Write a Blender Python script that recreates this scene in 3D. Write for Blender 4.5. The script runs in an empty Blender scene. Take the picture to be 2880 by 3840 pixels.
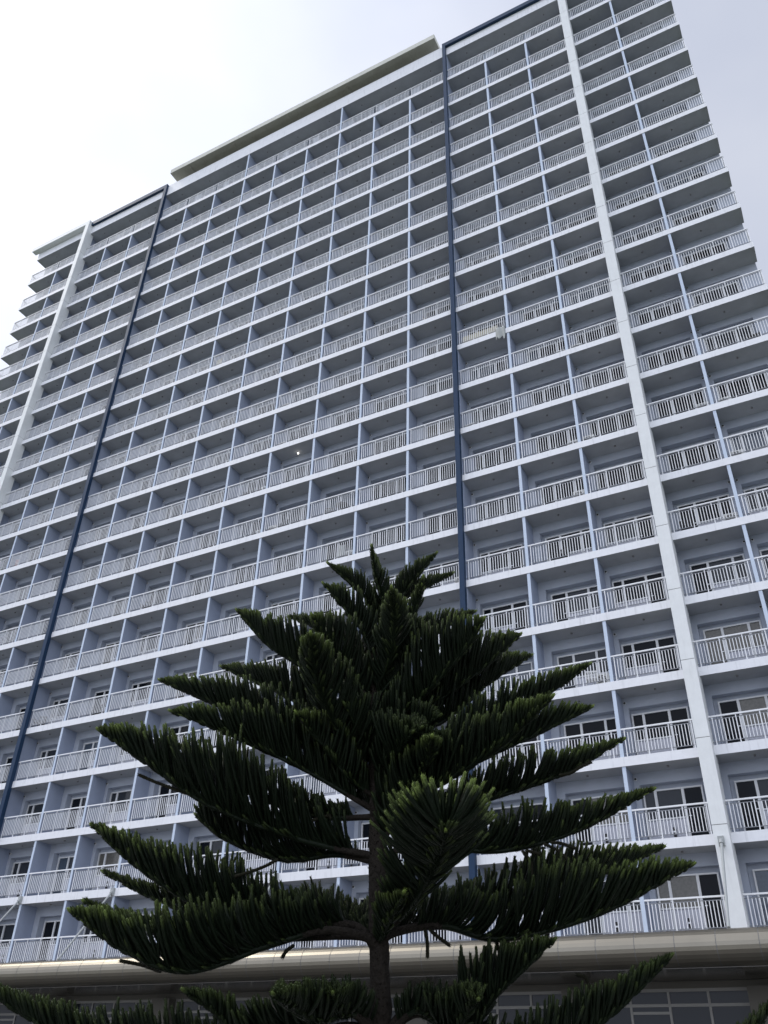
import bpy, math, random
import numpy as np
from mathutils import Vector, Matrix

# ------------------------------------------------------------------ camera, sky, sun, exposure
scene = bpy.context.scene
FPX = 3190.44                                   # focal length in pixels of a 2880 px wide frame
PITCH, ROLL, YAW = 0.590257, 0.0250336, -0.4998054
CAM = np.array([55.4924, -31.9026, -0.9159])
def frame_axes():
    cy, sy = math.cos(YAW), math.sin(YAW); cp, sp = math.cos(PITCH), math.sin(PITCH)
    cr, sr = math.cos(ROLL), math.sin(ROLL)
    f = np.array([sy*cp, cy*cp, sp]); r = np.array([cy, -sy, 0.0]); u = np.cross(r, f)
    return cr*r+sr*u, -sr*r+cr*u, f
AX_R, AX_U, AX_F = frame_axes()
cam_data = bpy.data.cameras.new('camera'); cam = bpy.data.objects.new('camera', cam_data)
scene.collection.objects.link(cam); scene.camera = cam
m = Matrix.Identity(4)
for i in range(3):
    m[i][0] = AX_R[i]; m[i][1] = AX_U[i]; m[i][2] = -AX_F[i]; m[i][3] = CAM[i]
cam.matrix_world = m
cam_data.sensor_fit = 'HORIZONTAL'; cam_data.sensor_width = 36.0
cam_data.lens = FPX/2880*36; cam_data.clip_start = 0.1; cam_data.clip_end = 3000

SUN_AZ, SUN_EL = math.radians(-98), math.radians(50)   # azimuth from +Y towards +X
world = bpy.data.worlds.new('World'); scene.world = world; world.use_nodes = True
wn, wl = world.node_tree.nodes, world.node_tree.links; wn.clear()
wo = wn.new('ShaderNodeOutputWorld'); bg = wn.new('ShaderNodeBackground'); bg.inputs['Strength'].default_value = 0.1
sky = wn.new('ShaderNodeTexSky'); sky.sky_type = 'NISHITA'; sky.sun_disc = False
sky.sun_elevation = SUN_EL; sky.sun_rotation = SUN_AZ; sky.dust_density = 4.0; sky.air_density = 1.0; sky.ozone_density = 1.5
tc = wn.new('ShaderNodeTexCoord')
mp = wn.new('ShaderNodeMapping'); mp.inputs['Scale'].default_value = (1.0, 1.0, 1.7)
nz = wn.new('ShaderNodeTexNoise'); nz.inputs['Scale'].default_value = 1.5; nz.inputs['Detail'].default_value = 5.0; nz.inputs['Roughness'].default_value = 0.5
cr_ = wn.new('ShaderNodeValToRGB')
cr_.color_ramp.elements[0].position = 0.38; cr_.color_ramp.elements[0].color = (6.2, 6.7, 8.1, 1)
cr_.color_ramp.elements[1].position = 0.64; cr_.color_ramp.elements[1].color = (8.1, 8.4, 9.3, 1)
mixw = wn.new('ShaderNodeMix'); mixw.data_type = 'RGBA'; mixw.inputs['Factor'].default_value = 0.86
# thin bright veil of cloud round the place where the sun stands
sd = Vector((math.sin(SUN_AZ)*math.cos(SUN_EL), math.cos(SUN_AZ)*math.cos(SUN_EL), math.sin(SUN_EL)))
dotn = wn.new('ShaderNodeVectorMath'); dotn.operation = 'DOT_PRODUCT'; dotn.inputs[1].default_value = sd
mr = wn.new('ShaderNodeMapRange'); mr.interpolation_type = 'SMOOTHSTEP'
mr.inputs['From Min'].default_value = 0.55; mr.inputs['From Max'].default_value = 1.0
mr.inputs['To Min'].default_value = 1.0; mr.inputs['To Max'].default_value = 1.48
mul = wn.new('ShaderNodeVectorMath'); mul.operation = 'SCALE'
wl.new(tc.outputs['Generated'], mp.inputs['Vector']); wl.new(mp.outputs['Vector'], nz.inputs['Vector'])
wl.new(nz.outputs['Fac'], cr_.inputs['Fac'])
wl.new(sky.outputs['Color'], mixw.inputs['A']); wl.new(cr_.outputs['Color'], mixw.inputs['B'])
wl.new(tc.outputs['Generated'], dotn.inputs[0]); wl.new(dotn.outputs['Value'], mr.inputs['Value'])
# added brightening of the unseen sky behind the camera, to light the facade
od = Vector((.25, -.90, .36)).normalized()
dot2 = wn.new('ShaderNodeVectorMath'); dot2.operation = 'DOT_PRODUCT'; dot2.inputs[1].default_value = od
mr2 = wn.new('ShaderNodeMapRange'); mr2.interpolation_type = 'SMOOTHSTEP'
mr2.inputs['From Min'].default_value = 0.0; mr2.inputs['From Max'].default_value = 1.0
mr2.inputs['To Min'].default_value = 1.0; mr2.inputs['To Max'].default_value = 2.05
wl.new(tc.outputs['Generated'], dot2.inputs[0]); wl.new(dot2.outputs['Value'], mr2.inputs['Value'])
mm_ = wn.new('ShaderNodeMath'); mm_.operation = 'MULTIPLY'; wl.new(mr.outputs['Result'], mm_.inputs[0]); wl.new(mr2.outputs['Result'], mm_.inputs[1])
wl.new(mixw.outputs['Result'], mul.inputs[0]); wl.new(mm_.outputs['Value'], mul.inputs['Scale'])
wl.new(mul.outputs['Vector'], bg.inputs['Color']); wl.new(bg.outputs['Background'], wo.inputs['Surface'])

sun_d = bpy.data.lights.new('sun', 'SUN'); sun_d.energy = 1.3; sun_d.angle = math.radians(14); sun_d.color = (1.0, 0.95, 0.87)
sun = bpy.data.objects.new('sun', sun_d); scene.collection.objects.link(sun)
sun.rotation_euler = (-sd).to_track_quat('-Z', 'Y').to_euler()
vs = scene.view_settings
vs.view_transform = 'Standard'; vs.look = 'None'; vs.gamma = 1.0; vs.exposure = 0.0; vs.use_curve_mapping = False
scene.cycles.max_bounces = 8; scene.cycles.diffuse_bounces = 5

# ------------------------------------------------------------------ helpers
COL = scene.collection
rng = random.Random(7)
def obj(name, data=None, parent=None, label=None, cat=None, group=None, kind=None):
    o = bpy.data.objects.new(name, data); COL.objects.link(o)
    if parent is not None: o.parent = parent
    for k, v in (('label', label), ('category', cat), ('group', group), ('kind', kind)):
        if v: o[k] = v
    return o
BOX_F = ((0,3,2,1),(4,5,6,7),(0,1,5,4),(1,2,6,5),(2,3,7,6),(3,0,4,7))
class MB:
    def __init__(s): s.v = []; s.f = []; s.m = []
    def box(s, x0, x1, y0, y1, z0, z1, mi=0, skip=()):
        n = len(s.v)
        s.v += [(x0,y0,z0),(x1,y0,z0),(x1,y1,z0),(x0,y1,z0),(x0,y0,z1),(x1,y0,z1),(x1,y1,z1),(x0,y1,z1)]
        for i, f in enumerate(BOX_F):
            if i in skip: continue
            s.f.append(tuple(n+k for k in f)); s.m.append(mi)
    def quad(s, a, b, c, d, mi=0):
        n = len(s.v); s.v += [a, b, c, d]; s.f.append((n, n+1, n+2, n+3)); s.m.append(mi)
    def bar(s, a, b, w, mi=0, sides=6):
        a = np.array(a, float); b = np.array(b, float); t = b-a; t /= np.linalg.norm(t)
        h = np.array([0, 0, 1.0]) if abs(t[2]) < .9 else np.array([1.0, 0, 0])
        u = np.cross(t, h); u /= np.linalg.norm(u); w2 = np.cross(t, u); n = len(s.v)
        for p in (a, b):
            for k in range(sides):
                q = 2*math.pi*k/sides; s.v.append(tuple(p+w*(math.cos(q)*u+math.sin(q)*w2)))
        for k in range(sides):
            k2 = (k+1) % sides; s.f.append((n+k, n+k2, n+sides+k2, n+sides+k)); s.m.append(mi)
        s.f.append(tuple(n+k for k in reversed(range(sides)))); s.m.append(mi)
        s.f.append(tuple(n+sides+k for k in range(sides))); s.m.append(mi)
    def mesh(s, name, mats):
        me = bpy.data.meshes.new(name); me.from_pydata(s.v, [], s.f)
        for mt in mats: me.materials.append(mt)
        if len(mats) > 1: me.polygons.foreach_set('material_index', s.m)
        me.update(); return me

def mat(name, col, rough=0.6, metal=0.0, noise=0.0, nscale=3.0, bump=0.0, bscale=40.0, streak=0.0, spec=0.5):
    mt = bpy.data.materials.new(name); mt.use_nodes = True
    nt = mt.node_tree; n, l = nt.nodes, nt.links; b = n['Principled BSDF']
    b.inputs['Base Color'].default_value = (*col, 1); b.inputs['Roughness'].default_value = rough
    b.inputs['Metallic'].default_value = metal; b.inputs['Specular IOR Level'].default_value = spec
    geo = n.new('ShaderNodeNewGeometry')
    if noise or streak:
        a = n.new('ShaderNodeTexNoise'); a.inputs['Scale'].default_value = nscale; a.inputs['Detail'].default_value = 6; a.inputs['Roughness'].default_value = .65
        l.new(geo.outputs['Position'], a.inputs['Vector'])
        r = n.new('ShaderNodeMapRange'); r.inputs['From Min'].default_value = .3; r.inputs['From Max'].default_value = .7
        r.inputs['To Min'].default_value = 1-noise; r.inputs['To Max'].default_value = 1+noise*.5
        l.new(a.outputs['Fac'], r.inputs['Value'])
        val = r.outputs['Result']
        if streak:                                      # rain stains running down the paint
            mp = n.new('ShaderNodeMapping'); mp.inputs['Scale'].default_value = (3.2, 3.2, .35)
            l.new(geo.outputs['Position'], mp.inputs['Vector'])
            s2 = n.new('ShaderNodeTexNoise'); s2.inputs['Scale'].default_value = 2.2; s2.inputs['Detail'].default_value = 5
            l.new(mp.outputs['Vector'], s2.inputs['Vector'])
            r2 = n.new('ShaderNodeMapRange'); r2.inputs['From Min'].default_value = .55; r2.inputs['From Max'].default_value = .8
            r2.inputs['To Min'].default_value = 1.0; r2.inputs['To Max'].default_value = 1-streak
            l.new(s2.outputs['Fac'], r2.inputs['Value'])
            mm = n.new('ShaderNodeMath'); mm.operation = 'MULTIPLY'; l.new(val, mm.inputs[0]); l.new(r2.outputs['Result'], mm.inputs[1]); val = mm.outputs['Value']
        sc = n.new('ShaderNodeVectorMath'); sc.operation = 'SCALE'; sc.inputs[0].default_value = col
        l.new(val, sc.inputs['Scale']); l.new(sc.outputs['Vector'], b.inputs['Base Color'])
    if bump:
        a2 = n.new('ShaderNodeTexNoise'); a2.inputs['Scale'].default_value = bscale; a2.inputs['Detail'].default_value = 4
        l.new(geo.outputs['Position'], a2.inputs['Vector'])
        bp = n.new('ShaderNodeBump'); bp.inputs['Strength'].default_value = bump; bp.inputs['Distance'].default_value = .02
        l.new(a2.outputs['Fac'], bp.inputs['Height']); l.new(bp.outputs['Normal'], b.inputs['Normal'])
    return mt

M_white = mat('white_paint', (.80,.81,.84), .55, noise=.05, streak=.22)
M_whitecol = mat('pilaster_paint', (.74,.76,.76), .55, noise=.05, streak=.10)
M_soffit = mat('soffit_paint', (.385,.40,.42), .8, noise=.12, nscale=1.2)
M_wall = mat('lavender_wall', (.385,.42,.49), .75, noise=.07, nscale=1.0, bump=.15)
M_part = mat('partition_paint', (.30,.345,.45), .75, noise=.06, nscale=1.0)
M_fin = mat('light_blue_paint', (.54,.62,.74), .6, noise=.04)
M_blue = mat('navy_paint', (.019,.042,.088), .45, noise=.08, spec=.15)
M_rail = mat('white_metal', (.80,.81,.83), .4)
M_raild = mat('grey_metal_bar', (.20,.21,.23), .5)
M_frame = mat('window_frame', (.68,.69,.70), .4)
M_shopf = mat('shop_frame', (.34,.33,.31), .5)
M_sill = mat('window_panel', (.47,.48,.54), .5, noise=.04)
M_glass = mat('dark_glass', (.008,.010,.014), .06, spec=.10)
M_glass2 = mat('grey_glass', (.032,.037,.045), .08, spec=.22)
M_glass3 = mat('curtained_glass', (.12,.115,.10), .15, noise=.3, nscale=9)
M_glass4 = mat('blue_curtained_glass', (.06,.08,.11), .12, noise=.2, nscale=9)
M_dark = mat('dark_plastic', (.02,.02,.022), .5)
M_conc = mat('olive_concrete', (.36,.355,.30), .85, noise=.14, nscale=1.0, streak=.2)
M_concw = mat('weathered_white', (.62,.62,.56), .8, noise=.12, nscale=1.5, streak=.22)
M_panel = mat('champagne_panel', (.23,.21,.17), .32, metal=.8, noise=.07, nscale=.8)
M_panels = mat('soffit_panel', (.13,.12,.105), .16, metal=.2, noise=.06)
M_podwall = mat('podium_wall', (.15,.14,.12), .7, noise=.06)
M_joint = mat('joint', (.22,.22,.22), .8)
M_ac = mat('ac_casing', (.70,.70,.67), .5)
M_steel = mat('galvanised_steel', (.34,.36,.36), .6)
GLASSES = [M_glass, M_glass, M_glass, M_glass2, M_glass2, M_glass3, M_glass4]

# ------------------------------------------------------------------ ground
g = MB(); g.quad((-900,-900,-2.5), (1000,-900,-2.5), (1000,900,-2.5), (-900,900,-2.5))
M_ground = mat('lawn', (.05,.07,.03), .9, noise=.3, nscale=.3)
obj('ground', g.mesh('ground', [M_ground]), kind='structure')
g = MB(); g.box(-12, 75, -60, -13, -2.49, -2.42)
M_plaza = mat('concrete_paving', (.30,.295,.28), .8, noise=.12, nscale=.7, bump=.1)
obj('forecourt_paving', g.mesh('paving', [M_plaza]), kind='structure')
g = MB(); g.box(-30, 95, -12.99, .6, -2.49, -2.46)
M_asph = mat('asphalt', (.05,.05,.05), .85, noise=.15, nscale=2, bump=.2)
obj('driveway', g.mesh('driveway', [M_asph]), kind='structure')

# ------------------------------------------------------------------ the tower
W = 3.0272; FH = 3.0; NB = 19; XL, XR = -0.55, 58.08; BD = 1.04
ZTOP = 63.85; ZPAR = 65.26
def zb(L): return 60.35 if L == 20 else (ZTOP if L == 21 else 3.0*L)      # underside of slab L
def gx(k): return W*k + .03
tower = obj('apartment_tower', None, label='tall white and lavender apartment tower with rows of railed balconies behind the tree', cat='building')

for L in range(1, 21):
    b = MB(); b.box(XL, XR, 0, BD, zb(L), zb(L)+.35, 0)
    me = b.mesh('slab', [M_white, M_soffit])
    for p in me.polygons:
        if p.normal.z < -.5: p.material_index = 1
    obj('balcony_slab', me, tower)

# back wall with a recessed opening in every bay
def is_a(b): return (b % 2 == 1) if b < 9 else (b % 2 == 0)               # A bays: air vent and window left, door right
def opening(b):
    return (gx(b)+.27, gx(b)+2.62) if is_a(b) else (gx(b+1)-2.62, gx(b+1)-.27)
w = MB()
for L in range(1, 21):
    z0 = zb(L); z1 = zb(L+1); f0 = z0+.35; oz = z0+2.56+(z1-z0-3.0)
    for b in range(NB):
        x0 = gx(b) if b else XL+.15; x1 = gx(b+1) if b < NB-1 else XR-.1
        ox0, ox1 = opening(b); y = BD; yr = BD+.32
        w.quad((x0,y,z0), (ox0,y,z0), (ox0,y,z1), (x0,y,z1)); w.quad((ox1,y,z0), (x1,y,z0), (x1,y,z1), (ox1,y,z1))
        w.quad((ox0,y,oz), (ox1,y,oz), (ox1,y,z1), (ox0,y,z1)); w.quad((ox0,y,z0), (ox1,y,z0), (ox1,y,f0), (ox0,y,f0))
        w.quad((ox0,y,oz), (ox0,yr,oz), (ox1,yr,oz), (ox1,y,oz))
        w.quad((ox0,y,f0), (ox0,yr,f0), (ox0,yr,oz), (ox0,y,oz)); w.quad((ox1,y,oz), (ox1,yr,oz), (ox1,yr,f0), (ox1,y,f0))
        w.quad((ox0,yr,f0), (ox1,yr,f0), (ox1,yr,oz), (ox0,yr,oz))
obj('wall', w.mesh('back_wall', [M_wall]), tower)
w = MB(); w.box(XL+.15, XR-.1, 1.40, 15, -2.4, 63.5); obj('building_core', w.mesh('core', [M_wall]), tower)

# dividing walls between the balconies, one per grid line
for k in range(0, 20):
    if k in (0, 19): continue
    d = MB()
    for L in range(1, 21):
        if L == 20 and k not in (2, 5, 8, 11, 14, 17): continue
        d.box(gx(k)-.07, gx(k)+.07, .03, BD-.003, zb(L)+.352, zb(L+1)-.002, 0)
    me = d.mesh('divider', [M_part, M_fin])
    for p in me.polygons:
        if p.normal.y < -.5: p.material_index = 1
    obj('partition_wall', me, tower)

# roof slab band / parapet
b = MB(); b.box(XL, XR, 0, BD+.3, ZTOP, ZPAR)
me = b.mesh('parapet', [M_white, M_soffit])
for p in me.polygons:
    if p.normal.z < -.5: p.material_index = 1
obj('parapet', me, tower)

# white frames (pilaster + top bar to the corner) and navy frames
def frame_white(x0, x1, xa, xb):
    f = MB(); d = .48
    zz = [3.38] + [3*L+.53 for L in range(1, 20)] + [60.88]
    zs = [2.9] + [3*L+.53 for L in range(2, 20)] + [60.9, ZPAR+.005]
    for i in range(len(zs)-1): f.box(x0, x1, -d, .35, zs[i]+.012, zs[i+1]-.012, 0)
    for z in zs[1:-1]: f.box(x0+.012, x1-.012, -d+.012, .33, z-.012, z+.012, 1)
    f.box(xa, xb, -d, -.002, ZPAR-.43, ZPAR+.004, 0)
    return obj('white_frame', f.mesh('white_frame', [M_whitecol, M_joint]), tower)
frame_white(5.93, 6.37, -1.02, 5.93)
frame_white(51.24, 51.75, 51.75, 58.55)
def frame_blue(x0, x1, xa, xb):
    f = MB(); d = .22
    f.box(x0, x1, -d, .027, 2.9, ZPAR+.006, 0); f.box(xa, xb, -d+.003, -.002, ZPAR-.43, ZPAR+.003, 0)
    return obj('navy_frame', f.mesh('navy_frame', [M_blue]), tower)
frame_blue(15.07, 15.35, 6.37, 15.07)
frame_blue(42.22, 42.47, 42.47, 51.24)

# rooftop concrete canopy over the middle of the roof
c = MB(); c.box(15.78, 41.73, -.55, 3.4, 66.06, 66.60)
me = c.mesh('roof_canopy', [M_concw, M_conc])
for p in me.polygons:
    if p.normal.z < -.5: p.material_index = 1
rc = obj('roof_canopy', me, tower)
for x in (17.6, 22.4, 28.0, 33.6, 39.2):
    c = MB(); c.box(x, x+.25, -.35, 3.2, 65.99, 66.058); obj('rib', c.mesh('rib', [M_conc]), rc)
c = MB(); c.box(16.3, 41.2, 2.2, 3.2, ZPAR-.5, 66.058); obj('roof_wall', c.mesh('roof_wall', [M_conc]), tower)

# which bays show largest
def project(x, y, z):
    d = np.array([x, y, z])-CAM; zf = d@AX_F
    return 1440+FPX*(d@AX_R)/zf, 1920-FPX*(d@AX_U)/zf
bays = []
for L in range(1, 21):
    for b_ in range(NB):
        px, py = project(gx(b_)+1.5, .5, zb(L)+1.2)
        inside = -120 < px < 3000 and -120 < py < 3560
        dist = math.dist((gx(b_)+1.5, 0, zb(L)+1.2), tuple(CAM))
        bays.append((0 if inside else 1, dist, L, b_))
bays.sort(); NEAR = set((t[2], t[3]) for t in bays[:100])

# --- railings
def add_rail(r, x0, x1, zf, ret=0):
    y = .07; zt = zf+1.09
    r.box(x0, x1, y-.035, y+.035, zt-.055, zt, 0)                            # hand rail
    r.box(x0, x1, y-.012, y+.012, zt-.155, zt-.130, 1)                       # upper and lower flat bars
    r.box(x0, x1, y-.012, y+.012, zf+.115, zf+.140, 1)
    n = max(1, round((x1-x0-.24)/.119)); st = (x1-x0-.24)/n
    for i in range(n+1):
        x = x0+.12+i*st; hw = .013
        if i % 7 == 0: r.box(x-.018, x+.018, y-.018, y+.018, zf+.001, zt-.056, 0)
        else: r.box(x-hw, x+hw, y-hw, y+hw, zf+.141, zt-.156, 0)
    if ret:                                                                   # railing returning along the slab end
        x = x0+.035 if ret < 0 else x1-.035
        r.box(x-.03, x+.03, y+.04, BD-.01, zt-.055, zt, 0)
        r.box(x-.012, x+.012, y+.04, BD-.01, zt-.155, zt-.13, 1); r.box(x-.012, x+.012, y+.04, BD-.01, zf+.115, zf+.14, 1)
        for i in range(1, 9): r.box(x-.013, x+.013, y+i*.11-.013, y+i*.11+.013, zf+.141, zt-.156, 0)
        r.box(x-.018, x+.018, y-.018, y+.018, zf+.001, zt-.056, 0)
def rail_span(b):
    x0 = gx(b)+.07; x1 = gx(b+1)-.07
    if b == 0: x0 = XL+.03
    if b == NB-1: x1 = XR-.03
    if b+1 == 2: x1 = 5.928
    if b == 2: x0 = 6.372
    if b+1 == 5: x1 = 15.068
    if b == 5: x0 = 15.352
    if b+1 == 14: x1 = 42.218
    if b == 14: x0 = 42.472
    if b+1 == 17: x1 = 51.238
    if b == 17: x0 = 51.752
    return x0, x1
rest = MB()
for L in range(1, 21):
    zf = zb(L)+.35
    for b in range(NB):
        x0, x1 = rail_span(b); ret = -1 if b == 0 else (1 if b == NB-1 else 0)
        if L == 20:
            if b+1 not in (2, 5, 8, 11, 14, 17, 19): x1 = gx(b+1)
            if b not in (0, 2, 5, 8, 11, 14, 17): x0 = gx(b)
        if (L, b) in NEAR:
            r = MB(); add_rail(r, x0, x1, zf, ret); obj('balcony_railing', r.mesh('railing', [M_rail, M_raild]), tower)
        else: add_rail(rest, x0, x1, zf, ret)
obj('balcony_railing', rest.mesh('railings_far', [M_rail, M_raild]), tower, kind='stuff')

# --- windows and doors (one white frame per bay, then the panes)
def add_window(fr, b, zf, y):
    ox0, ox1 = opening(b); zt = zf+2.03; s = 1 if is_a(b) else -1
    base = gx(b) if s > 0 else gx(b+1)
    X = lambda a: base+s*a
    def bx(mb, a0, a1, z0, z1, y0, y1, mi=0):
        q = sorted((X(a0), X(a1))); mb.box(q[0], q[1], y0, y1, z0, z1, mi)
    y0, y1 = y-.10, y-.004
    bx(fr, .30, 2.47, zt-.055, zt, y0, y1); bx(fr, .30, .36, zf+.002, zt-.056, y0, y1); bx(fr, 2.41, 2.47, zf+.002, zt-.056, y0, y1)
    bx(fr, .71, .81, zf+.002, zt-.056, y0, y1); bx(fr, 1.70, 1.80, zf+.002, zt-.056, y0, y1)
    bx(fr, .361, .709, zf+.002, zf+.93, y0+.03, y1, 1); bx(fr, .811, 1.699, zf+.002, zf+.93, y0+.03, y1, 1)
    bx(fr, .34, 1.72, zf+.931, zf+.975, y0-.02, y1); bx(fr, 1.801, 2.409, zf+.002, zf+.10, y0+.02, y1)
    return bx
def pane(mb, bx, a0, a1, z0, z1, y, mi): bx(mb, a0, a1, z0, z1, y-.045, y-.02, mi)
fr_far, gl_far = MB(), MB()
GM = [M_glass, M_glass2, M_glass3, M_glass4]
for L in range(1, 21):
    zf = zb(L)+.35; y = BD+.32
    for b in range(NB):
        pick = rng.choices([0, 1, 2, 3], [6, 3, 1.3, .9])[0]
        pick2 = pick if rng.random() < .6 else rng.choices([0, 1, 2, 3], [6, 3, 1, .6])[0]
        if L <= 7 and pick == 0 and rng.random() < .5: pick = 1
        if (L, b) == (20, b): pick = pick2 = 0
        if (L, b) in NEAR:
            f = MB(); bx = add_window(f, b, zf, y); fo = obj('window', f.mesh('window', [M_frame, M_sill]), tower)
            p = MB(); pane(p, bx, .361, .709, zf+.976, zf+1.974, y, pick); pane(p, bx, .811, 1.699, zf+.976, zf+1.974, y, pick)
            obj('pane', p.mesh('pane', GM), fo)
            p = MB(); pane(p, bx, 1.801, 2.409, zf+.101, zf+1.974, y, pick2)
            do = obj('balcony_door', p.mesh('door', GM), tower)
            h = MB(); q = sorted((gx(b)+1.84, gx(b)+1.93) if is_a(b) else (gx(b+1)-1.84, gx(b+1)-1.93))
            h.box(q[0], q[1], y-.09, y-.046, zf+.98, zf+1.01); obj('handle', h.mesh('handle', [M_rail]), do)
        else:
            bx = add_window(fr_far, b, zf, y)
            pane(gl_far, bx, .361, .709, zf+.976, zf+1.974, y, pick); pane(gl_far, bx, .811, 1.699, zf+.976, zf+1.974, y, pick)
            pane(gl_far, bx, 1.801, 2.409, zf+.101, zf+1.974, y, pick2)
fo = obj('window', fr_far.mesh('windows_far', [M_frame, M_sill]), tower, kind='stuff')
obj('pane', gl_far.mesh('panes_far', GM), fo, kind='stuff')

# --- round vents in the back wall and ceiling lamps under the slabs
def add_vent(v, b, z1):
    x = gx(b)+.16 if is_a(b) else gx(b+1)-.16
    v.bar((x, BD-.002, z1-.22), (x, BD-.05, z1-.22), .062, 0, 10); v.bar((x, BD-.051, z1-.22), (x, BD-.06, z1-.22), .045, 1, 10)
def add_lamp(v, b, z1):
    x = gx(b)+1.5; v.bar((x, .55, z1-.002), (x, .55, z1-.05), .045, 0, 10)
vf, lf = MB(), MB()
M_lampb = mat('lamp_holder', (.20,.20,.20), .6)
for L in range(1, 21):
    z1 = zb(L+1)
    for b in range(NB):
        if (L, b) == (9, 10): continue
        if (L, b) in NEAR:
            v = MB(); add_vent(v, b, z1); obj('air_vent', v.mesh('vent', [M_frame, M_dark]), tower)
            v = MB(); add_lamp(v, b, z1); obj('ceiling_lamp', v.mesh('lamp', [M_lampb]), tower)
        else: add_vent(vf, b, z1); add_lamp(lf, b, z1)
obj('air_vent', vf.mesh('vents_far', [M_frame, M_dark]), tower, kind='stuff')
obj('ceiling_lamp', lf.mesh('lamps_far', [M_lampb]), tower, kind='stuff')
ml = bpy.data.materials.new('lit_bulb'); ml.use_nodes = True
be = ml.node_tree.nodes['Principled BSDF']; be.inputs['Emission Color'].default_value = (1, .95, .85, 1); be.inputs['Emission Strength'].default_value = 5
v = MB(); add_vent(v, 10, 30.0); obj('air_vent', v.mesh('vent', [M_frame, M_dark]), tower)
v = MB(); v.bar((gx(10)+1.5, .7, 29.998), (gx(10)+1.5, .7, 29.93), .03, 0, 8); v.bar((gx(10)+1.5, .7, 29.929), (gx(10)+1.5, .7, 29.86), .045, 1, 10)
obj('ceiling_lamp', v.mesh('lit_lamp', [M_lampb, ml]), tower, label='lit white ceiling lamp')
# small black wall fittings on the two lowest rows
for L in (1, 2):
    for b in range(5, 18):
        X = gx(b)+1.25 if is_a(b) else gx(b+1)-1.25
        v = MB(); z = zb(L)+.35; y = BD+.32-.075
        v.bar((X, y-.06, z+.30), (X, y-.06, z+.44), .05, 0, 8); v.bar((X, y-.06, z+.50), (X, y-.06, z+.62), .05, 0, 8)
        v.box(X-.04, X+.04, y-.10, y-.004, z+.441, z+.499, 1); obj('wall_fitting', v.mesh('wall_fitting', [M_dark, M_rail]), tower)

# --- tie rods of the entrance canopy
for x in (18.16, 24.2, 33.33, 39.38, 45.43, 51.46):
    t = MB(); yb = .48 if x > 50 else .05
    zt = 5.95 if x > 50 else 6.15
    t.box(x-.10, x+.10, -yb-.06, -yb+.047, zt-.12, zt+.2, 0)
    t.bar((x, -yb-.06, zt), (x, -2.5, 3.12), .045, 0, 8)
    t.bar((x, -yb-.10, zt-.05), (x, -yb-.02, zt+.08), .07, 0, 8)
    obj('tie_rod', t.mesh('tie_rod', [M_steel]), tower)

# --- entrance canopy with rounded metal nose, and the podium under it
def half_pipe():
    cnp = MB(); x = -6.0; yc, zc, R = -2.6, 2.58, .5; seam = 1.19
    prof = [(BD-.02, zc+R)] + [(yc-R*math.sin(a), zc+R*math.cos(a)) for a in np.linspace(0, math.pi, 15)]
    while x < 63:
        x2 = x+seam-.02
        for i in range(len(prof)-1):
            (ya, za), (yb, zb_) = prof[i], prof[i+1]
            cnp.quad((x2,ya,za), (x,ya,za), (x,yb,zb_), (x2,yb,zb_), 0)
        x += seam
    pr2 = [(BD-.02, zc+R-.012)] + [(yc-(R-.012)*math.sin(a), zc+(R-.012)*math.cos(a)) for a in np.linspace(0, math.pi, 15)]
    for i in range(len(pr2)-1):
        (ya, za), (yb, zb_) = pr2[i], pr2[i+1]
        cnp.quad((63.5,ya,za), (-6,ya,za), (-6,yb,zb_), (63.5,yb,zb_), 1)
    me = cnp.mesh('canopy', [M_panel, M_joint]); 
    return obj('entrance_canopy', me, tower)
cn = half_pipe()
for p in cn.data.polygons: p.use_smooth = True
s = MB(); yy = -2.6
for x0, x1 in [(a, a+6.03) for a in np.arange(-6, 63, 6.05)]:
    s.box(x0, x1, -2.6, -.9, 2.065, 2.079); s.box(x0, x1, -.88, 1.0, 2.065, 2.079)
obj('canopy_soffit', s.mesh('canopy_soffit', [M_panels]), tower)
s = MB(); s.box(-5, 62, 1.0, 1.34, 1.86, 2.06); s.box(-5, 62, .96, 1.34, -2.4, -1.9); obj('podium_wall', s.mesh('podium_wall', [M_podwall]), tower)
for k in range(-1, 21, 2):
    x = W*k+.25; s = MB(); s.box(x-.47, x+.47, .55, 1.3, -2.42, 1.858); obj('column', s.mesh('column', [M_podwall]), tower)
    xa, xb = x+.47, x+2*W-.47; n = 4; st = (xb-xa)/n
    f = MB(); f.box(xa, xb, 1.02, 1.12, 1.76, 1.857); f.box(xa, xb, 1.02, 1.12, 1.33, 1.42); f.box(xa, xb, 1.02, 1.12, -1.89, -1.80)
    for i in range(n+1):
        xx = xa+i*st; q0 = max(xa, xx-.04); q1 = min(xb, xx+.04)
        for z0, z1 in ((1.421, 1.759), (-1.799, 1.329)): f.box(q0, q1, 1.02, 1.12, z0, z1)
    f.box(xa+st+.041, xa+2*st-.041, 1.03, 1.11, 1.12, 1.2)
    fo = obj('shop_window', f.mesh('shop_window', [M_shopf]), tower)
    p = MB()
    for i in range(n):
        for z0, z1 in ((1.421, 1.759), (-1.799, 1.329)): p.box(xa+i*st+.041, xa+(i+1)*st-.041, 1.055, 1.075, z0, z1)
    obj('pane', p.mesh('pane', [M_glass2]), fo)

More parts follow.
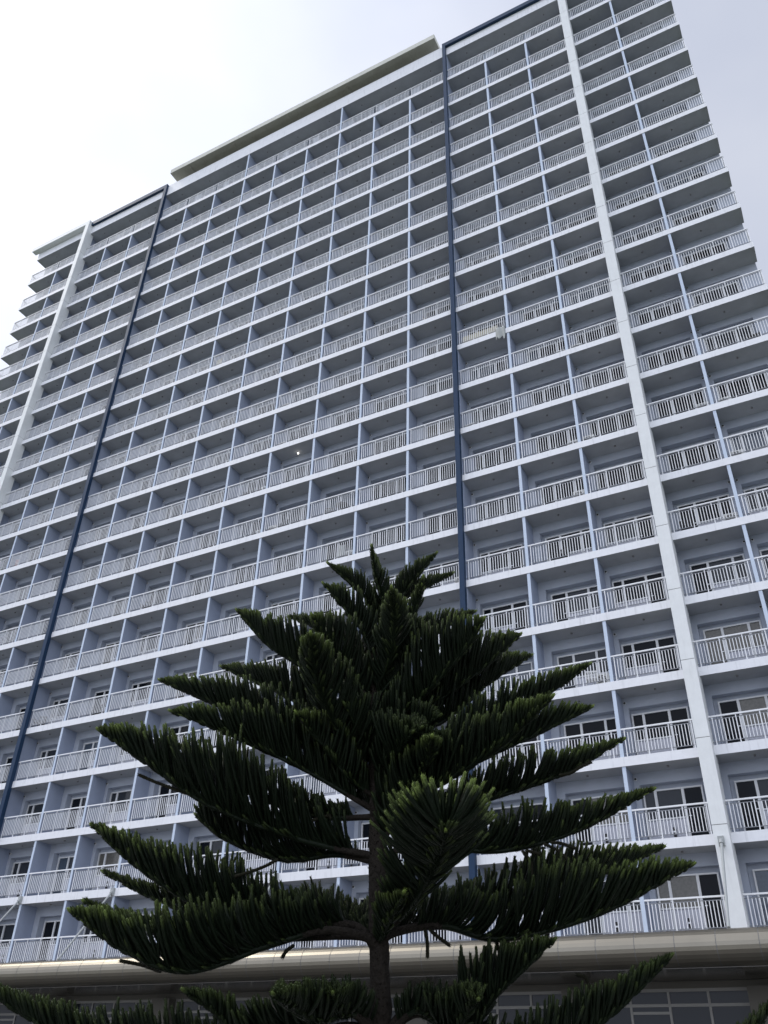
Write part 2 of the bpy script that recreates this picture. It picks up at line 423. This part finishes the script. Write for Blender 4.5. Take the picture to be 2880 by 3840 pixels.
# ------------------------------------------------------------------ things left on the balconies
M_fan = mat('fan_grille', (.06,.06,.06), .6)
def make_ac():
    e = obj('air_conditioner', None)
    a = MB(); a.box(-.27, .27, 0, .30, .05, .60, 0); a.box(-.22, -.16, .02, .28, 0, .049, 1); a.box(.16, .22, .02, .28, 0, .049, 1)
    obj('casing', a.mesh('casing', [M_ac, M_dark]), e)
    a = MB(); a.bar((-.04, -.003, .33), (-.04, -.02, .33), .20, 0, 18); obj('fan_opening', a.mesh('fan', [M_fan]), e)
    a = MB()
    for i in range(7): a.box(-.25, .17, -.035, -.022, .13+i*.065, .145+i*.065)
    obj('grille', a.mesh('grille', [M_ac]), e)
    return e
def copy_tree(o, parent=None):
    c = o.copy(); COL.objects.link(c); c.parent = parent
    for ch in list(o.children): copy_tree(ch, c)
    return c
def floor_word(L):
    return {1:'first',2:'second',3:'third',4:'fourth',5:'fifth',6:'sixth',7:'seventh',8:'eighth',9:'ninth',10:'tenth',11:'eleventh',12:'twelfth',13:'thirteenth',
            14:'fourteenth',15:'fifteenth',16:'sixteenth',17:'seventeenth',18:'eighteenth',19:'nineteenth',20:'twentieth'}[L]
def bay_word(b):
    n = ['first','second','third','fourth','fifth','sixth','seventh','eighth','ninth','tenth','eleventh']
    if b >= 17: return ('left' if b == 17 else 'right')+' balcony of the right wing'
    if b >= 14: return ['left','middle','right'][b-14]+' balcony between right navy and white columns'
    if b >= 9: return n[13-b]+' balcony left of the right navy column'
    if b >= 5: return n[b-5]+' balcony right of the left navy column'
    return n[4-b]+' balcony left of the left navy column'
acs = [(18,.13,18),(18,.15,17),(18,.14,14),(16,.13,19),(16,.13,13),(17,.87,11),(18,.12,10),(17,.86,8),(18,.17,8),(18,.15,7),
       (15,.86,10),(16,.14,10),(16,.12,8),(15,.86,8),(17,.87,6),(15,.86,7),(13,.84,9),(14,.13,9),(8,.83,11),(8,.84,10),(9,.84,9),
       (10,.12,10),(10,.12,11),(10,.13,8),(9,.85,8),(11,.84,7),(14,.15,12),(12,.13,12),(13,.85,6),(15,.85,4),(17,.86,12)]
ac0 = make_ac()
for i, (b, fx, L) in enumerate(acs):
    o = ac0 if i == 0 else copy_tree(ac0)
    o.location = (gx(b)+fx*W, .42+.1*rng.random(), zb(L)+.352); o.rotation_euler.z = rng.uniform(-.06, .06)
    o['label'] = 'white air conditioner unit, %s row up, %s' % (floor_word(L), bay_word(b)); o['category'] = 'air conditioner'
    o['group'] = 'air conditioner units on the balconies'
M_wick = mat('dark_wicker', (.03,.028,.026), .7); M_tan = mat('tan_cushion', (.42,.36,.28), .8); M_plas = mat('white_plastic', (.7,.7,.68), .4)
def make_chair(mt, mc):
    e = obj('chair', None)
    a = MB(); a.box(-.24, .24, -.22, .24, .40, .44); obj('seat', a.mesh('seat', [mc]), e)
    a = MB()
    for i in range(6): a.box(-.22+i*.08, -.18+i*.08, .215, .235, .441, .84)
    a.box(-.24, .24, .21, .24, .841, .90); obj('backrest', a.mesh('backrest', [mt]), e)
    for sx in (-1, 1):
        for sy in (-1, 1):
            a = MB(); a.bar((sx*.23, sy*.21, .0), (sx*.21, sy*.20, .398), .018, 0, 6); obj('leg', a.mesh('leg', [mt]), e)
        a = MB(); a.bar((sx*.25, -.2, .62), (sx*.25, .22, .64), .016, 0, 6); a.bar((sx*.25, -.2, .445), (sx*.25, -.2, .62), .014, 0, 6)
        obj('armrest', a.mesh('armrest', [mt]), e)
    return e
chA = make_chair(M_wick, M_wick); chB = make_chair(M_wick, M_tan); chC = make_chair(M_plas, M_plas)
chairs = [('A',17,.28,6),('A',15,.50,6),('B',9,.72,2),('A',12,.10,2),('A',11,.35,8),('A',6,.62,5),('A',10,.55,10),('C',15,.70,4),('A',18,.80,9),
          ('A',9,.45,9),('B',13,.35,12),('A',10,.35,8),('A',5,.15,5),('A',7,.30,7)]
used = set(); word = {'A':'dark wicker chair','B':'dark chair with tan cushion','C':'white plastic chair'}
for t, b, fx, L in chairs:
    src = {'A':chA,'B':chB,'C':chC}[t]; o = src if t not in used else copy_tree(src); used.add(t)
    o.location = (gx(b)+fx*W, .52, zb(L)+.352); o.rotation_euler.z = rng.uniform(-.5, .5)
    o['label'] = '%s, %s row up, %s' % (word[t], floor_word(L), bay_word(b)); o['category'] = 'chair'; o['group'] = 'chairs on the balconies'
# round table
e = obj('round_table', None, label='small dark round table, eighth row up, third balcony left of the right navy column', cat='table')
a = MB(); a.bar((0,0,.64), (0,0,.67), .36, 0, 20); obj('table_top', a.mesh('table_top', [M_wick]), e)
a = MB(); a.bar((0,0,.03), (0,0,.638), .03, 0, 8); a.bar((0,0,0), (0,0,.03), .2, 0, 14); obj('pedestal', a.mesh('pedestal', [M_wick]), e)
e.location = (gx(11)+.62*W, .5, 24.352)
# clothes drying racks
M_cloth1 = mat('cream_cloth', (.55,.52,.42), .9, noise=.15, nscale=5); M_cloth2 = mat('pink_cloth', (.45,.27,.27), .9, noise=.15, nscale=5)
M_cloth3 = mat('pale_sheet', (.34,.36,.35), .6, noise=.2, nscale=5)
def cloth(x0, x1, y, z0, z1, mt, name, label, cat, amp=.025, ragged=0.0, rs=1):
    r2 = random.Random(rs); nx, nz_ = max(6, int((x1-x0)/.05)), 10; a = MB()
    lo = [z0+ragged*r2.random() for _ in range(nx+1)]
    for i in range(nx+1):
        for j in range(nz_+1):
            x = x0+(x1-x0)*i/nx; z = lo[i]+(z1-lo[i])*j/nz_
            a.v.append((x, y+amp*math.sin(i*1.1+j*.15)+amp*.4*math.sin(i*2.7), z))
    for i in range(nx):
        for j in range(nz_):
            k = i*(nz_+1)+j; a.f.append((k, k+nz_+1, k+nz_+2, k+1)); a.m.append(0)
    o = obj(name, a.mesh(name, [mt]), label=label, cat=cat)
    md = o.modifiers.new('thick', 'SOLIDIFY'); md.thickness = .008
    for p in o.data.polygons: p.use_smooth = True
    return o
cloth(gx(14)+.30, gx(14)+2.40, .19, 33.40, 34.02, M_cloth1, 'tarpaulin', 'beige tarpaulin spread behind a railing just right of the navy column', 'tarpaulin', .02)
cloth(gx(14)+2.35, gx(14)+2.90, -.035, 32.55, 33.55, M_cloth3, 'plastic_sheet', 'torn pale plastic sheet hanging over the slab edge beside the beige tarpaulin', 'plastic sheet', .018, .4)
cloth(gx(3)+.3, gx(3)+.62, .3, 27.45, 28.1, M_cloth2, 'towel', 'pinkish towel, ninth row up, second balcony left of the left navy column', 'towel')
cloth(gx(8)+.2, gx(8)+.7, .3, 39.5, 40.2, M_cloth1, 'towel', 'cream towel, thirteenth row up, fourth balcony right of the left navy column', 'towel')
cloth(gx(11)+1.9, gx(11)+2.3, .3, 21.6, 22.3, M_cloth3, 'towel', 'pale towel above the tree, seventh row up, third balcony left of the right navy column', 'towel')
e = obj('drying_rack', None, label='dark wire drying rack folded high on the left edge above a balcony railing', cat='drying rack')
a = MB()
for dy in (0, .45): a.bar((0, dy, 0), (.75, dy, 1.15), .012, 0, 6); a.bar((.75, dy, 0), (.1, dy, 1.0), .012, 0, 6)
obj('stand', a.mesh('stand', [M_wick]), e)
a = MB()
for k in range(5): a.bar((.05, .1*k, 1.32+.02*k), (1.3, .1*k, 1.42+.02*k), .010, 0, 6)
a.bar((.05, 0, 1.32), (.05, .4, 1.40), .012, 0, 6); a.bar((1.3, 0, 1.42), (1.3, .4, 1.5), .012, 0, 6)
obj('wire_top', a.mesh('wires', [M_wick]), e); e.location = (gx(3)+1.0, .3, 21.352)
e = obj('bicycle', None, label='exercise bicycle beside the light blue divider, fourth row up, right of the tree', cat='bicycle')
def ring(R, r, n=20):
    a = MB()
    for i in range(n):
        t0, t1 = 2*math.pi*i/n, 2*math.pi*(i+1)/n
        a.bar((R*math.cos(t0), 0, R*math.sin(t0)), (R*math.cos(t1), 0, R*math.sin(t1)), r, 0, 6)
    return a
for xx in (0, .62):
    a = ring(.22, .018); me = a.mesh('wheel', [M_rail]); o = obj('wheel', me, e); o.location = (xx, 0, .24)
a = MB(); a.bar((0,0,.24), (.28,0,.25), .016); a.bar((.28,0,.25), (.18,0,.66), .016); a.bar((.18,0,.6), (.52,0,.6), .016); a.bar((.28,0,.25), (.54,0,.6), .016); a.bar((.62,0,.24), (.5,0,.78), .016)
obj('bicycle_frame', a.mesh('bicycle_frame', [M_wick]), e)
a = MB(); a.box(.08, .28, -.05, .05, .665, .70); obj('saddle', a.mesh('saddle', [M_wick]), e)
a = MB(); a.bar((.5,-.2,.79), (.5,.2,.79), .014); obj('handlebar', a.mesh('handlebar', [M_wick]), e)
e.location = (gx(15)+.70*W-.35+.55, .75, 12.352)

# ------------------------------------------------------------------ the Norfolk pine in front
HF = np.array([math.sin(YAW), math.cos(YAW), 0.0])
DT = 4.6                                          # distance from the viewpoint to the trunk
def at(px, py, dd=0.0):
    d = AX_F+AX_R*(px-1440)/FPX-AX_U*(py-1920)/FPX
    return CAM+d*((DT-dd)/(d@HF))
tb = at(1428, 3840); TX, TY = tb[0], tb[1]
GZ = -2.42
tree = obj('norfolk_pine', None, label='dark green Norfolk pine with layered upswept branches in front of the tower', cat='tree')
tree.location = (TX, TY, GZ)

def leaf_material():
    mt = bpy.data.materials.new('pine_foliage'); mt.use_nodes = True
    n, l = mt.node_tree.nodes, mt.node_tree.links; b = n['Principled BSDF']
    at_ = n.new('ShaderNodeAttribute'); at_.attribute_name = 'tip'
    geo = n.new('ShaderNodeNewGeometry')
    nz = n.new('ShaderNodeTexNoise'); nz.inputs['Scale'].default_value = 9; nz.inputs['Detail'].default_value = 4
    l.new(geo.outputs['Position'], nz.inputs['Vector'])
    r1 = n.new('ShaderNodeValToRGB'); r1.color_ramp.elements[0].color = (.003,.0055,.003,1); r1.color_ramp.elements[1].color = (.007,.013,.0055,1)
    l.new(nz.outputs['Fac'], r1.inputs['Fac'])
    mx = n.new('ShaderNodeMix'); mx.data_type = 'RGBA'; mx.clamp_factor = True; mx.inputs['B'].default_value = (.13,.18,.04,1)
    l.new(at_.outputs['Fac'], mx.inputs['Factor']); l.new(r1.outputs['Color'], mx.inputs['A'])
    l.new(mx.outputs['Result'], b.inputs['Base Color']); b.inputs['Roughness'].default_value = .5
    b.inputs['Specular IOR Level'].default_value = .12
    return mt
M_leaf = leaf_material()
M_bark = mat('pine_bark', (.022,.019,.016), .95, noise=.35, nscale=30, bump=.9, bscale=60, spec=.08)
M_twig = mat('dead_twig', (.02,.02,.013), .9, noise=.3, nscale=40, spec=.08)

def mesh_np(name, V, F, mats, tip=None, midx=None):
    me = bpy.data.meshes.new(name); nv, nf = len(V), len(F)
    me.vertices.add(nv); me.vertices.foreach_set('co', V.astype(np.float32).ravel())
    me.loops.add(nf*3); me.loops.foreach_set('vertex_index', F.astype(np.int32).ravel())
    me.polygons.add(nf); me.polygons.foreach_set('loop_start', np.arange(nf, dtype=np.int32)*3)
    me.polygons.foreach_set('loop_total', np.full(nf, 3, dtype=np.int32))
    for mt in mats: me.materials.append(mt)
    if midx is not None: me.polygons.foreach_set('material_index', midx.astype(np.int32))
    if tip is not None:
        a = me.attributes.new('tip', 'FLOAT', 'POINT'); a.data.foreach_set('value', tip.astype(np.float32))
    me.update(calc_edges=True); me.validate(); return me

class TB:                                          # collects triangles for one branch
    def __init__(s): s.V = []; s.F = []; s.T = []; s.M = []; s.n = 0
    def add(s, V, F, T, mi):
        s.V.append(V); s.F.append(F+s.n); s.T.append(T); s.M.append(np.full(len(F), mi)); s.n += len(V)
    def build(s, name, parent, mats, loc):
        V = np.concatenate(s.V)-loc
        me = mesh_np(name, V, np.concatenate(s.F), mats, np.concatenate(s.T), np.concatenate(s.M))
        return obj(name, me, parent)
def unit(v): return v/(np.linalg.norm(v, axis=-1, keepdims=True)+1e-9)
def tube(P, R, sides, tipv=None):
    P = np.asarray(P); n = len(P); T = np.gradient(P, axis=0); T = unit(T)
    h = np.array([.31, .17, .93]); A = unit(np.cross(T, h)); B = np.cross(T, A)
    q = np.arange(sides)*2*math.pi/sides
    V = P[:, None, :]+R[:, None, None]*(np.cos(q)[None, :, None]*A[:, None, :]+np.sin(q)[None, :, None]*B[:, None, :])
    V = V.reshape(-1, 3); F = []
    for i in range(n-1):
        for k in range(sides):
            a, b = i*sides+k, i*sides+(k+1) % sides; c, d = a+sides, b+sides
            F += [(a, b, d), (a, d, c)]
    V = np.concatenate([V, P[-1:]+T[-1:]*R[-1]*.8]); e = len(V)-1; o = (n-1)*sides
    for k in range(sides): F.append((o+k, o+(k+1) % sides, e))
    t = np.zeros(n) if tipv is None else tipv
    return V, np.array(F), np.concatenate([np.repeat(t, sides), t[-1:]]), T, A, B
nr = np.random.default_rng(11)
def finger(tb_, P0, d0, d1, L, r, green=1.0, mi=0, needles=True):
    n = 6; t = np.linspace(0, 1, n); D = unit(d0[None]*(1-t[:, None])+d1[None]*t[:, None])
    seg = L/(n-1); P = P0+np.concatenate([[np.zeros(3)], np.cumsum(D[:-1]*seg, axis=0)])
    R = r*np.array([.6, .85, .95, 1.0, .95, .62])
    ta = max(0.0, 1-.05/L) if L > .06 else .2
    tv = np.clip((t-ta)/(1-ta+1e-6), 0, 1)**1.6*green
    V, F, T, TT, A, B = tube(P, R, 5, tv); tb_.add(V, F, T, mi)
    if not needles: return
    k = max(6, int(L/.0085)); m_ = 5
    s = np.repeat((np.arange(k)+.5)/k, m_); s = np.clip(s+nr.normal(0, .3/k, k*m_), 0, 1)
    ang = np.tile(np.arange(m_)*2*math.pi/m_, k)+np.repeat(np.arange(k)*1.1, m_)+nr.normal(0, .2, k*m_)
    f = s*(n-1); i = np.minimum(f.astype(int), n-2); w_ = (f-i)[:, None]
    Pc = P[i]*(1-w_)+P[i+1]*w_; Tc = unit(TT[i]*(1-w_)+TT[i+1]*w_); Ac = A[i]; Bc = B[i]
    rr = (R[i]*(1-w_[:, 0])+R[i+1]*w_[:, 0])
    Nn = np.cos(ang)[:, None]*Ac+np.sin(ang)[:, None]*Bc; Sd = unit(np.cross(Tc, Nn))
    base = Pc+Nn*(rr*.85)[:, None]; hw = .0020; ln = nr.uniform(.010, .015, len(s))[:, None]
    a = base-Sd*hw; b = base+Sd*hw; c = base+Tc*ln+Nn*(ln*.42)
    V = np.stack([a, b, c], 1).reshape(-1, 3); F = np.arange(len(V)).reshape(-1, 3)
    tq = np.clip((s-ta)/(1-ta+1e-6), 0, 1)**1.6*green
    tb_.add(V, F, np.repeat(tq, 3), mi)

def spline(P, n):
    P = np.array(P, float); P = np.concatenate([[2*P[0]-P[1]], P, [2*P[-1]-P[-2]]]); out = []
    k = len(P)-3
    for i in range(k):
        p0, p1, p2, p3 = P[i:i+4]
        for t in np.linspace(0, 1, n, endpoint=(i == k-1)):
            out.append(.5*((2*p1)+(-p0+p2)*t+(2*p0-5*p1+4*p2-p3)*t*t+(-p0+3*p1-3*p2+p3)*t**3))
    return np.array(out)
UP = np.array([0, 0, 1.0])
def branch(ctrl, dd, Lmax, bare=.12, r0=.020, fan=.55, flat=.52, wild=0.0, green=1.0):
    if dd > 1.0: flat, green = .22, 1.0
    elif dd >= .45 and Lmax > .24: flat = .85
    """ctrl: points base -> tip; dd: how much nearer than the trunk the tip stands (m)"""
    n = len(ctrl); ts = np.linspace(0, 1, n)
    cp = [at(x, y, dd*(t**1.15)) for (x, y), t in zip(ctrl, ts)]
    P = spline(cp, 10); seg = np.linalg.norm(np.diff(P, axis=0), axis=1); S = np.concatenate([[0], np.cumsum(seg)]); Lt = S[-1]
    TBk = TB(); R = r0*(1-.78*(S/Lt)**.8); R = np.maximum(R, .0055)
    V, F, T, TT, A, B = tube(P, R, 7, np.clip((S/Lt-.93)/.07, 0, 1)*green)
    midx = np.repeat((S[:-1]/Lt > bare+.02).astype(int), 14); midx = np.concatenate([midx, np.ones(7, int)])
    TBk.add(V, F[midx == 0], T, 1); TBk.F.append(F[midx == 1]+TBk.n-len(V)); TBk.M.append(np.zeros(int((midx == 1).sum())))
    def ev(s):
        return np.array([np.interp(s, S, P[:, j]) for j in range(3)]), unit(np.array([np.interp(s, S, TT[:, j]) for j in range(3)]))
    # needle sleeve on the outer part of the axis
    s = bare*Lt*.8
    step = .0112; side = 1; sg = 1
    while s < Lt-.004:
        p, t = ev(s); u = s/Lt
        U = unit(UP-t*(UP@t)); Sx = np.cross(t, U)
        dt = Lt-s; fl = min(1.0, (dt/(flat*Lt)))**.70; fb = .50+.50*min(1, max(0, (u-bare))/.30)
        if dd > 1.0: fl = max(fl, .80)
        L = 1.12*Lmax*fl*fb*nr.uniform(.86, 1.08)*(1-.22*nr.random()*(1-abs(side)))
        if nr.random() < .035: L *= .5
        if L < .025: L = .025
        k = .45+.55*(1-fl)
        jit = nr.normal(0, .05+.09*wild, 3)
        d0 = unit(t*(.50+.7*(1-fl))+U*.60+Sx*side*fan*1.15+jit)
        d1 = unit(t*(.22+1.0*(1-fl))+UP*1.15+Sx*side*fan*(.42 if fan < .9 else .85)+jit)
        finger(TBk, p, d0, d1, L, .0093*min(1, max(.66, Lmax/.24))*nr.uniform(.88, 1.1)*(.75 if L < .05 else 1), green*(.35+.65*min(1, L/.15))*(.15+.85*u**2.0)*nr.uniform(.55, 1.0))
        if nr.random() < (.55 if fan >= .65 else .22) and u > bare+.06:      # small shoots on the underside
            q = nr.normal(0, .35); d2 = unit(t*1.0-U*.10+Sx*q+UP*.25)
            finger(TBk, p-U*.006, d2, unit(d2+UP*.35+Sx*q*.5), min(.09, L*.45)*nr.uniform(.6, 1.2), .008, green*.15)
        sg = -sg; side = sg*(1-.85*nr.random()**1.5); s += step*.5*nr.uniform(.85, 1.15)
    if dd > 1.0:                                   # rounded end of the branch that comes towards the viewer
        for i in range(46):
            p, t = ev(Lt*nr.uniform(.80, .99)); Sx = unit(np.cross(t, UP)); q = nr.uniform(-1, 1)
            d0 = unit(t*.5+UP*.6+Sx*q*1.0); finger(TBk, p, d0, unit(t*.1+UP*1.1+Sx*q*.75), Lmax*nr.uniform(.72, .95), .0095, nr.uniform(.5, 1.0))
    # terminal shoot
    p, t = ev(Lt*.985); finger(TBk, p, t, unit(t+UP*.15), .05, .0095, green)
    # short needles on the underside
    k = int(Lt/.0018); ss = nr.uniform(bare*Lt, Lt, k); idx = np.searchsorted(S, ss)-1; idx = np.clip(idx, 0, len(P)-2)
    w_ = ((ss-S[idx])/(seg[idx]+1e-9))[:, None]; Pc = P[idx]*(1-w_)+P[idx+1]*w_; Tc = unit(TT[idx])
    ang = nr.uniform(0, 2*math.pi, k); Nn = unit(np.cos(ang)[:, None]*A[idx]+np.sin(ang)[:, None]*B[idx]-np.array([0, 0, .5])); Sd = unit(np.cross(Tc, Nn))
    base = Pc+Nn*(R[idx]*.9)[:, None]; ln = nr.uniform(.012, .02, k)[:, None]
    V = np.stack([base-Sd*.0016, base+Sd*.0016, base+Nn*ln*.8+Tc*ln*.5], 1).reshape(-1, 3)
    TBk.add(V, np.arange(len(V)).reshape(-1, 3), np.zeros(len(V)), 0)
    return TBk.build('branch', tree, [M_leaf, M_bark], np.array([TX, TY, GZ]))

# trunk
zt = at(1400, 2330)[2]; nT = 90; zz = np.linspace(GZ, zt, nT); z0 = at(1428, 3840)[2]
top = at(1398, 2330); P = []
for z in zz:
    f = max(0.0, (z-z0)/(zt-z0)); P.append([TX+(top[0]-TX)*f, TY+(top[1]-TY)*f, z])
P = np.array(P); f = (zz-z0)/(zt-z0)
R = np.interp(f, [-1.2, -.05, 0, .38, .42, .62, 1.0], [.078, .054, .051, .045, .040, .031, .010])
R = R*(1+.05*nr.normal(0, 1, nT))
TBk = TB(); V, F, T, *_ = tube(P, R, 14); V = V+nr.normal(0, .0016, V.shape); TBk.add(V, F, T, 0)
for i in range(1500):                             # old scale leaves standing off the bark
    j = nr.integers(0, nT-1); q = nr.uniform(0, 2*math.pi); Nn = np.array([math.cos(q), math.sin(q), 0]); Sd = np.array([-math.sin(q), math.cos(q), 0])
    p = P[j]+(P[j+1]-P[j])*nr.random()+Nn*R[j]*.97; l_ = nr.uniform(.008, .018)
    TBk.add(np.array([p-Sd*.004, p+Sd*.004, p+Nn*l_+UP*l_*.6]), np.array([[0, 1, 2]]), np.zeros(3), 0)
TBk.build('trunk', tree, [M_bark], np.array([TX, TY, GZ]))

def c1(*p): return [(850+x*.6028, 2000+y*.6028) for x, y in p]
def c2(*p): return [(300+x*.6631, 2400+y*.6631) for x, y in p]
def c3(*p): return [(1400+x*.6631, 2400+y*.6631) for x, y in p]
def c4(*p): return [(200+x*.7233, 2950+y*.7233) for x, y in p]
def c5(*p): return [(1400+x*.7836, 2950+y*.7836) for x, y in p]
B_ = []
# crown tip
B_ += [(c1((905,620),(960,420),(925,260),(903,100)), .0, .12, .05, .008, .75),
       (c1((905,560),(870,420),(770,310),(650,202)), .0, .12, .1, .009, .5),
       (c1((910,560),(1060,420),(1190,260),(1290,140)), -.05, .14, .1, .009, .5),
       (c1((910,640),(1090,420),(1250,330),(1390,256)), -.2, .12, .1, .009, .5),
       (c1((920,760),(1110,600),(1190,440),(1217,300)), .25, .13, .1, .010, .6),
       (c1((905,820),(860,640),(740,480),(618,332)), .05, .19, .1, .012, .55),
       (c1((915,1000),(1010,800),(1045,560),(1028,362)), .50, .25, .1, .012, .75),
       (c1((900,960),(800,760),(620,620),(405,524)), -.25, .17, .1, .012, .5),
       (c1((900,1050),(760,860),(620,690),(542,534)), .30, .26, .1, .012, .65),
       (c1((920,980),(1150,760),(1340,600),(1530,494)), -.2, .18, .1, .012, .5),
       (c1((920,1250),(1180,1050),(1450,760),(1588,552)), .35, .34, .1, .014, .6),
       (c1((910,1150),(600,900),(300,730),(76,492)), .0, .27, .1, .014, .5),
       (c1((905,1500),(690,1200),(560,900),(524,642)), .75, .36, .1, .015, .75),
       (c1((920,1250),(1300,1050),(1620,820),(1815,640)), -.05, .30, .1, .014, .5),
       (c1((920,1350),(1330,1180),(1650,920),(1886,765)), -.3, .27, .1, .014, .5)]
# third tier
B_ += [(c2((1655,860),(1250,600),(820,390),(465,232)), -.05, .27, .1, .016, .5),
       (c2((1655,960),(1280,740),(870,548),(530,408)), .15, .27, .1, .017, .5),
       (c2((1650,650),(1350,420),(1060,270),(810,155)), -.35, .22, .1, .014, .5),
       (c3((50,880),(450,640),(900,370),(1212,144)), .1, .24, .1, .016, .55),
       (c3((40,960),(350,780),(800,590),(1222,385)), .0, .27, .1, .017, .5),
       (c3((40,1000),(300,860),(700,610),(1000,330)), .75, .36, .1, .018, .65),
       (c2((1680,900),(1500,760),(1350,560),(1240,430)), .3, .22, .1, .014, .6)]
# fourth tier
B_ += [(c2((1700,1230),(1250,1130),(740,940),(380,700),(112,512)), .2, .40, .12, .020, .55),
       (c2((1690,1000),(1350,1000),(1000,890),(740,740),(560,600)), -.3, .19, .12, .018, .5),
       (c2((1690,1260),(1450,1215),(1150,1245),(830,1130),(668,1000)), -.2, .22, .14, .020, .65, .16),
       (c3((50,1060),(300,1000),(660,900),(1080,755),(1405,568)), -.05, .22, .12, .019, .5),
       (c3((60,1240),(240,1150),(700,1195),(1150,1080),(1575,850)), .05, .22, .12, .020, .5),
       (c3((60,1150),(160,900),(300,700),(330,560)), .6, .25, .1, .015, .7),
       (c5((60,690),(150,600),(255,450),(310,330),(345,215)), 1.15, .28, .12, .020, 1.0)]
# fifth tier
B_ += [(c4((1680,860),(1560,720),(1250,720),(850,660),(480,450),(203,205)), -.1, .31, .16, .022, .55),
       (c4((1680,860),(1580,760),(1200,770),(800,690),(500,570),(265,445)), -.4, .17, .16, .020, .5),
       (c4((1680,870),(1600,780),(1200,790),(700,800),(380,700),(170,600)), .0, .16, .2, .020, .55),
       (c4((1690,900),(1640,790),(1400,745),(1100,830),(700,960),(380,860),(95,650)), .35, .36, .26, .024, .6),
       (c4((1680,860),(1590,760),(1420,690),(1330,640),(1325,560)), -.9, .20, .2, .016, .7),
       (c4((1690,860),(1630,760),(1590,700),(1590,640)), -.6, .16, .2, .014, .7),
       (c5((20,760),(100,700),(330,640),(700,560),(1050,440),(1382,292)), -.3, .27, .18, .022, .5),
       (c5((20,770),(90,700),(330,665),(620,728),(1080,610),(1522,376)), .25, .34, .18, .024, .55),
       (c5((30,760),(100,690),(260,640),(400,560),(500,450)), -.4, .15, .15, .016, .6),
       (c5((20,760),(50,700),(90,620),(140,520)), .5, .13, .1, .012, .7)]
# lowest tier, springing from just under the frame
B_ += [([(1428,3900),(1280,3850),(900,3980),(420,3980),(100,3810),(-90,3690)], .3, .27, .2, .024, .6),
       ([(1428,3900),(1300,3790),(1130,3860),(930,3900),(800,3790),(700,3720)], .5, .29, .2, .022, .7),
       ([(1428,3900),(1330,3800),(1200,3830),(1100,3780),(1030,3730)], .8, .27, .2, .020, .8),
       ([(1428,3900),(1360,3800),(1290,3810),(1260,3770),(1250,3730)], .5, .16, .2, .016, .8),
       ([(1428,3900),(1560,3800),(1720,3860),(1890,3700),(2066,3535)], .3, .28, .2, .022, .6),
       ([(1428,3900),(1560,3790),(1690,3860),(1760,3780),(1790,3750)], .6, .2, .2, .020, .7),
       ([(1428,3900),(1570,3790),(1950,4010),(2260,3830),(2510,3590)], .4, .27, .25, .022, .6),
       ([(1428,3900),(1500,3860),(2100,4080),(2700,3960),(2960,3700)], .2, .20, .3, .020, .6)]
fr = random.Random(5)
for i in range(26):                               # shorter inner branches that fill the crown round the trunk
    y0 = 2620+i*19+fr.uniform(-20, 20); sx = fr.choice((-1, 1)); ln = fr.uniform(110, 300)*(.55+.45*min(1, (y0-2500)/500)); up = fr.uniform(130, 300)
    x0 = 1400+(y0-2060)*.016
    B_.append(([(x0, y0), (x0+sx*ln*.45, y0-up*.35), (x0+sx*ln, y0-up)], fr.uniform(-.7, .5), fr.uniform(.18, .27), .08, .013, fr.uniform(.5, .75)))
for i in range(len(B_)):
    if B_[i][0][0][1] == 3900:                    # lowest tier
        B_[i] = ([B_[i][0][0]]+[(x, y+2) for x, y in B_[i][0][1:]],)+B_[i][1:]
for i, (ctrl, dd, L, bare, r0, fan, *fl_) in enumerate(B_):
    gr = .3 if r0 == .013 else (.4 if ctrl[0][1] == 3900 else 1.0)  # inner and lowest branches: shade put into the colour as duller tips
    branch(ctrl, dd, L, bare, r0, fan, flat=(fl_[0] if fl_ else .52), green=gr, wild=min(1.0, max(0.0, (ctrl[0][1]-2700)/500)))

# thin dead twigs hanging under the branches
tw = [c3((840,1190),(870,1228)), c3((860,1190),(940,1210)), c3((960,1150),(1040,1190),(1102,1246)), c3((1000,1145),(1060,1150),(1140,1178)), c5((245,680),(258,740),(259,812)), c5((265,680),(310,720),(362,758)),
      c5((585,728),(592,755),(602,785)), c5((610,730),(640,745),(650,762)), c5((820,640),(832,700),(822,745)), c5((690,722),(730,730),(760,746)),
      c4((560,960),(460,925),(350,903)), c4((1030,860),(980,880),(918,910)), c4((1250,820),(1210,850),(1190,880)), c4((870,860),(820,880),(780,895)),
      c2((640,880),(540,845),(420,800),(336,763)), c2((1120,1240),(1020,1290),(880,1336)), c2((1420,1010),(1400,995),(1320,1018)), c3((1050,765),(1110,755),(1170,720),(1230,692)),
      c2((1040,960),(1052,900),(1050,870)), c5((750,520),(760,440),(755,370)), c5((1040,1000),(1020,920),(980,900))]
for cpts in tw:
    P = spline([at(x, y, .1) for x, y in cpts], 6); TBk = TB()
    V, F, T, *_ = tube(P, np.linspace(.006, .0085, len(P)), 5); TBk.add(V, F, T, 0)
    for i in range(len(P)-1): finger(TBk, P[i], P[i+1]-P[i], P[i+1]-P[i], float(np.linalg.norm(P[i+1]-P[i]))+.004, .008, .0, 0)
    TBk.build('dead_twig', tree, [M_twig], np.array([TX, TY, GZ]))
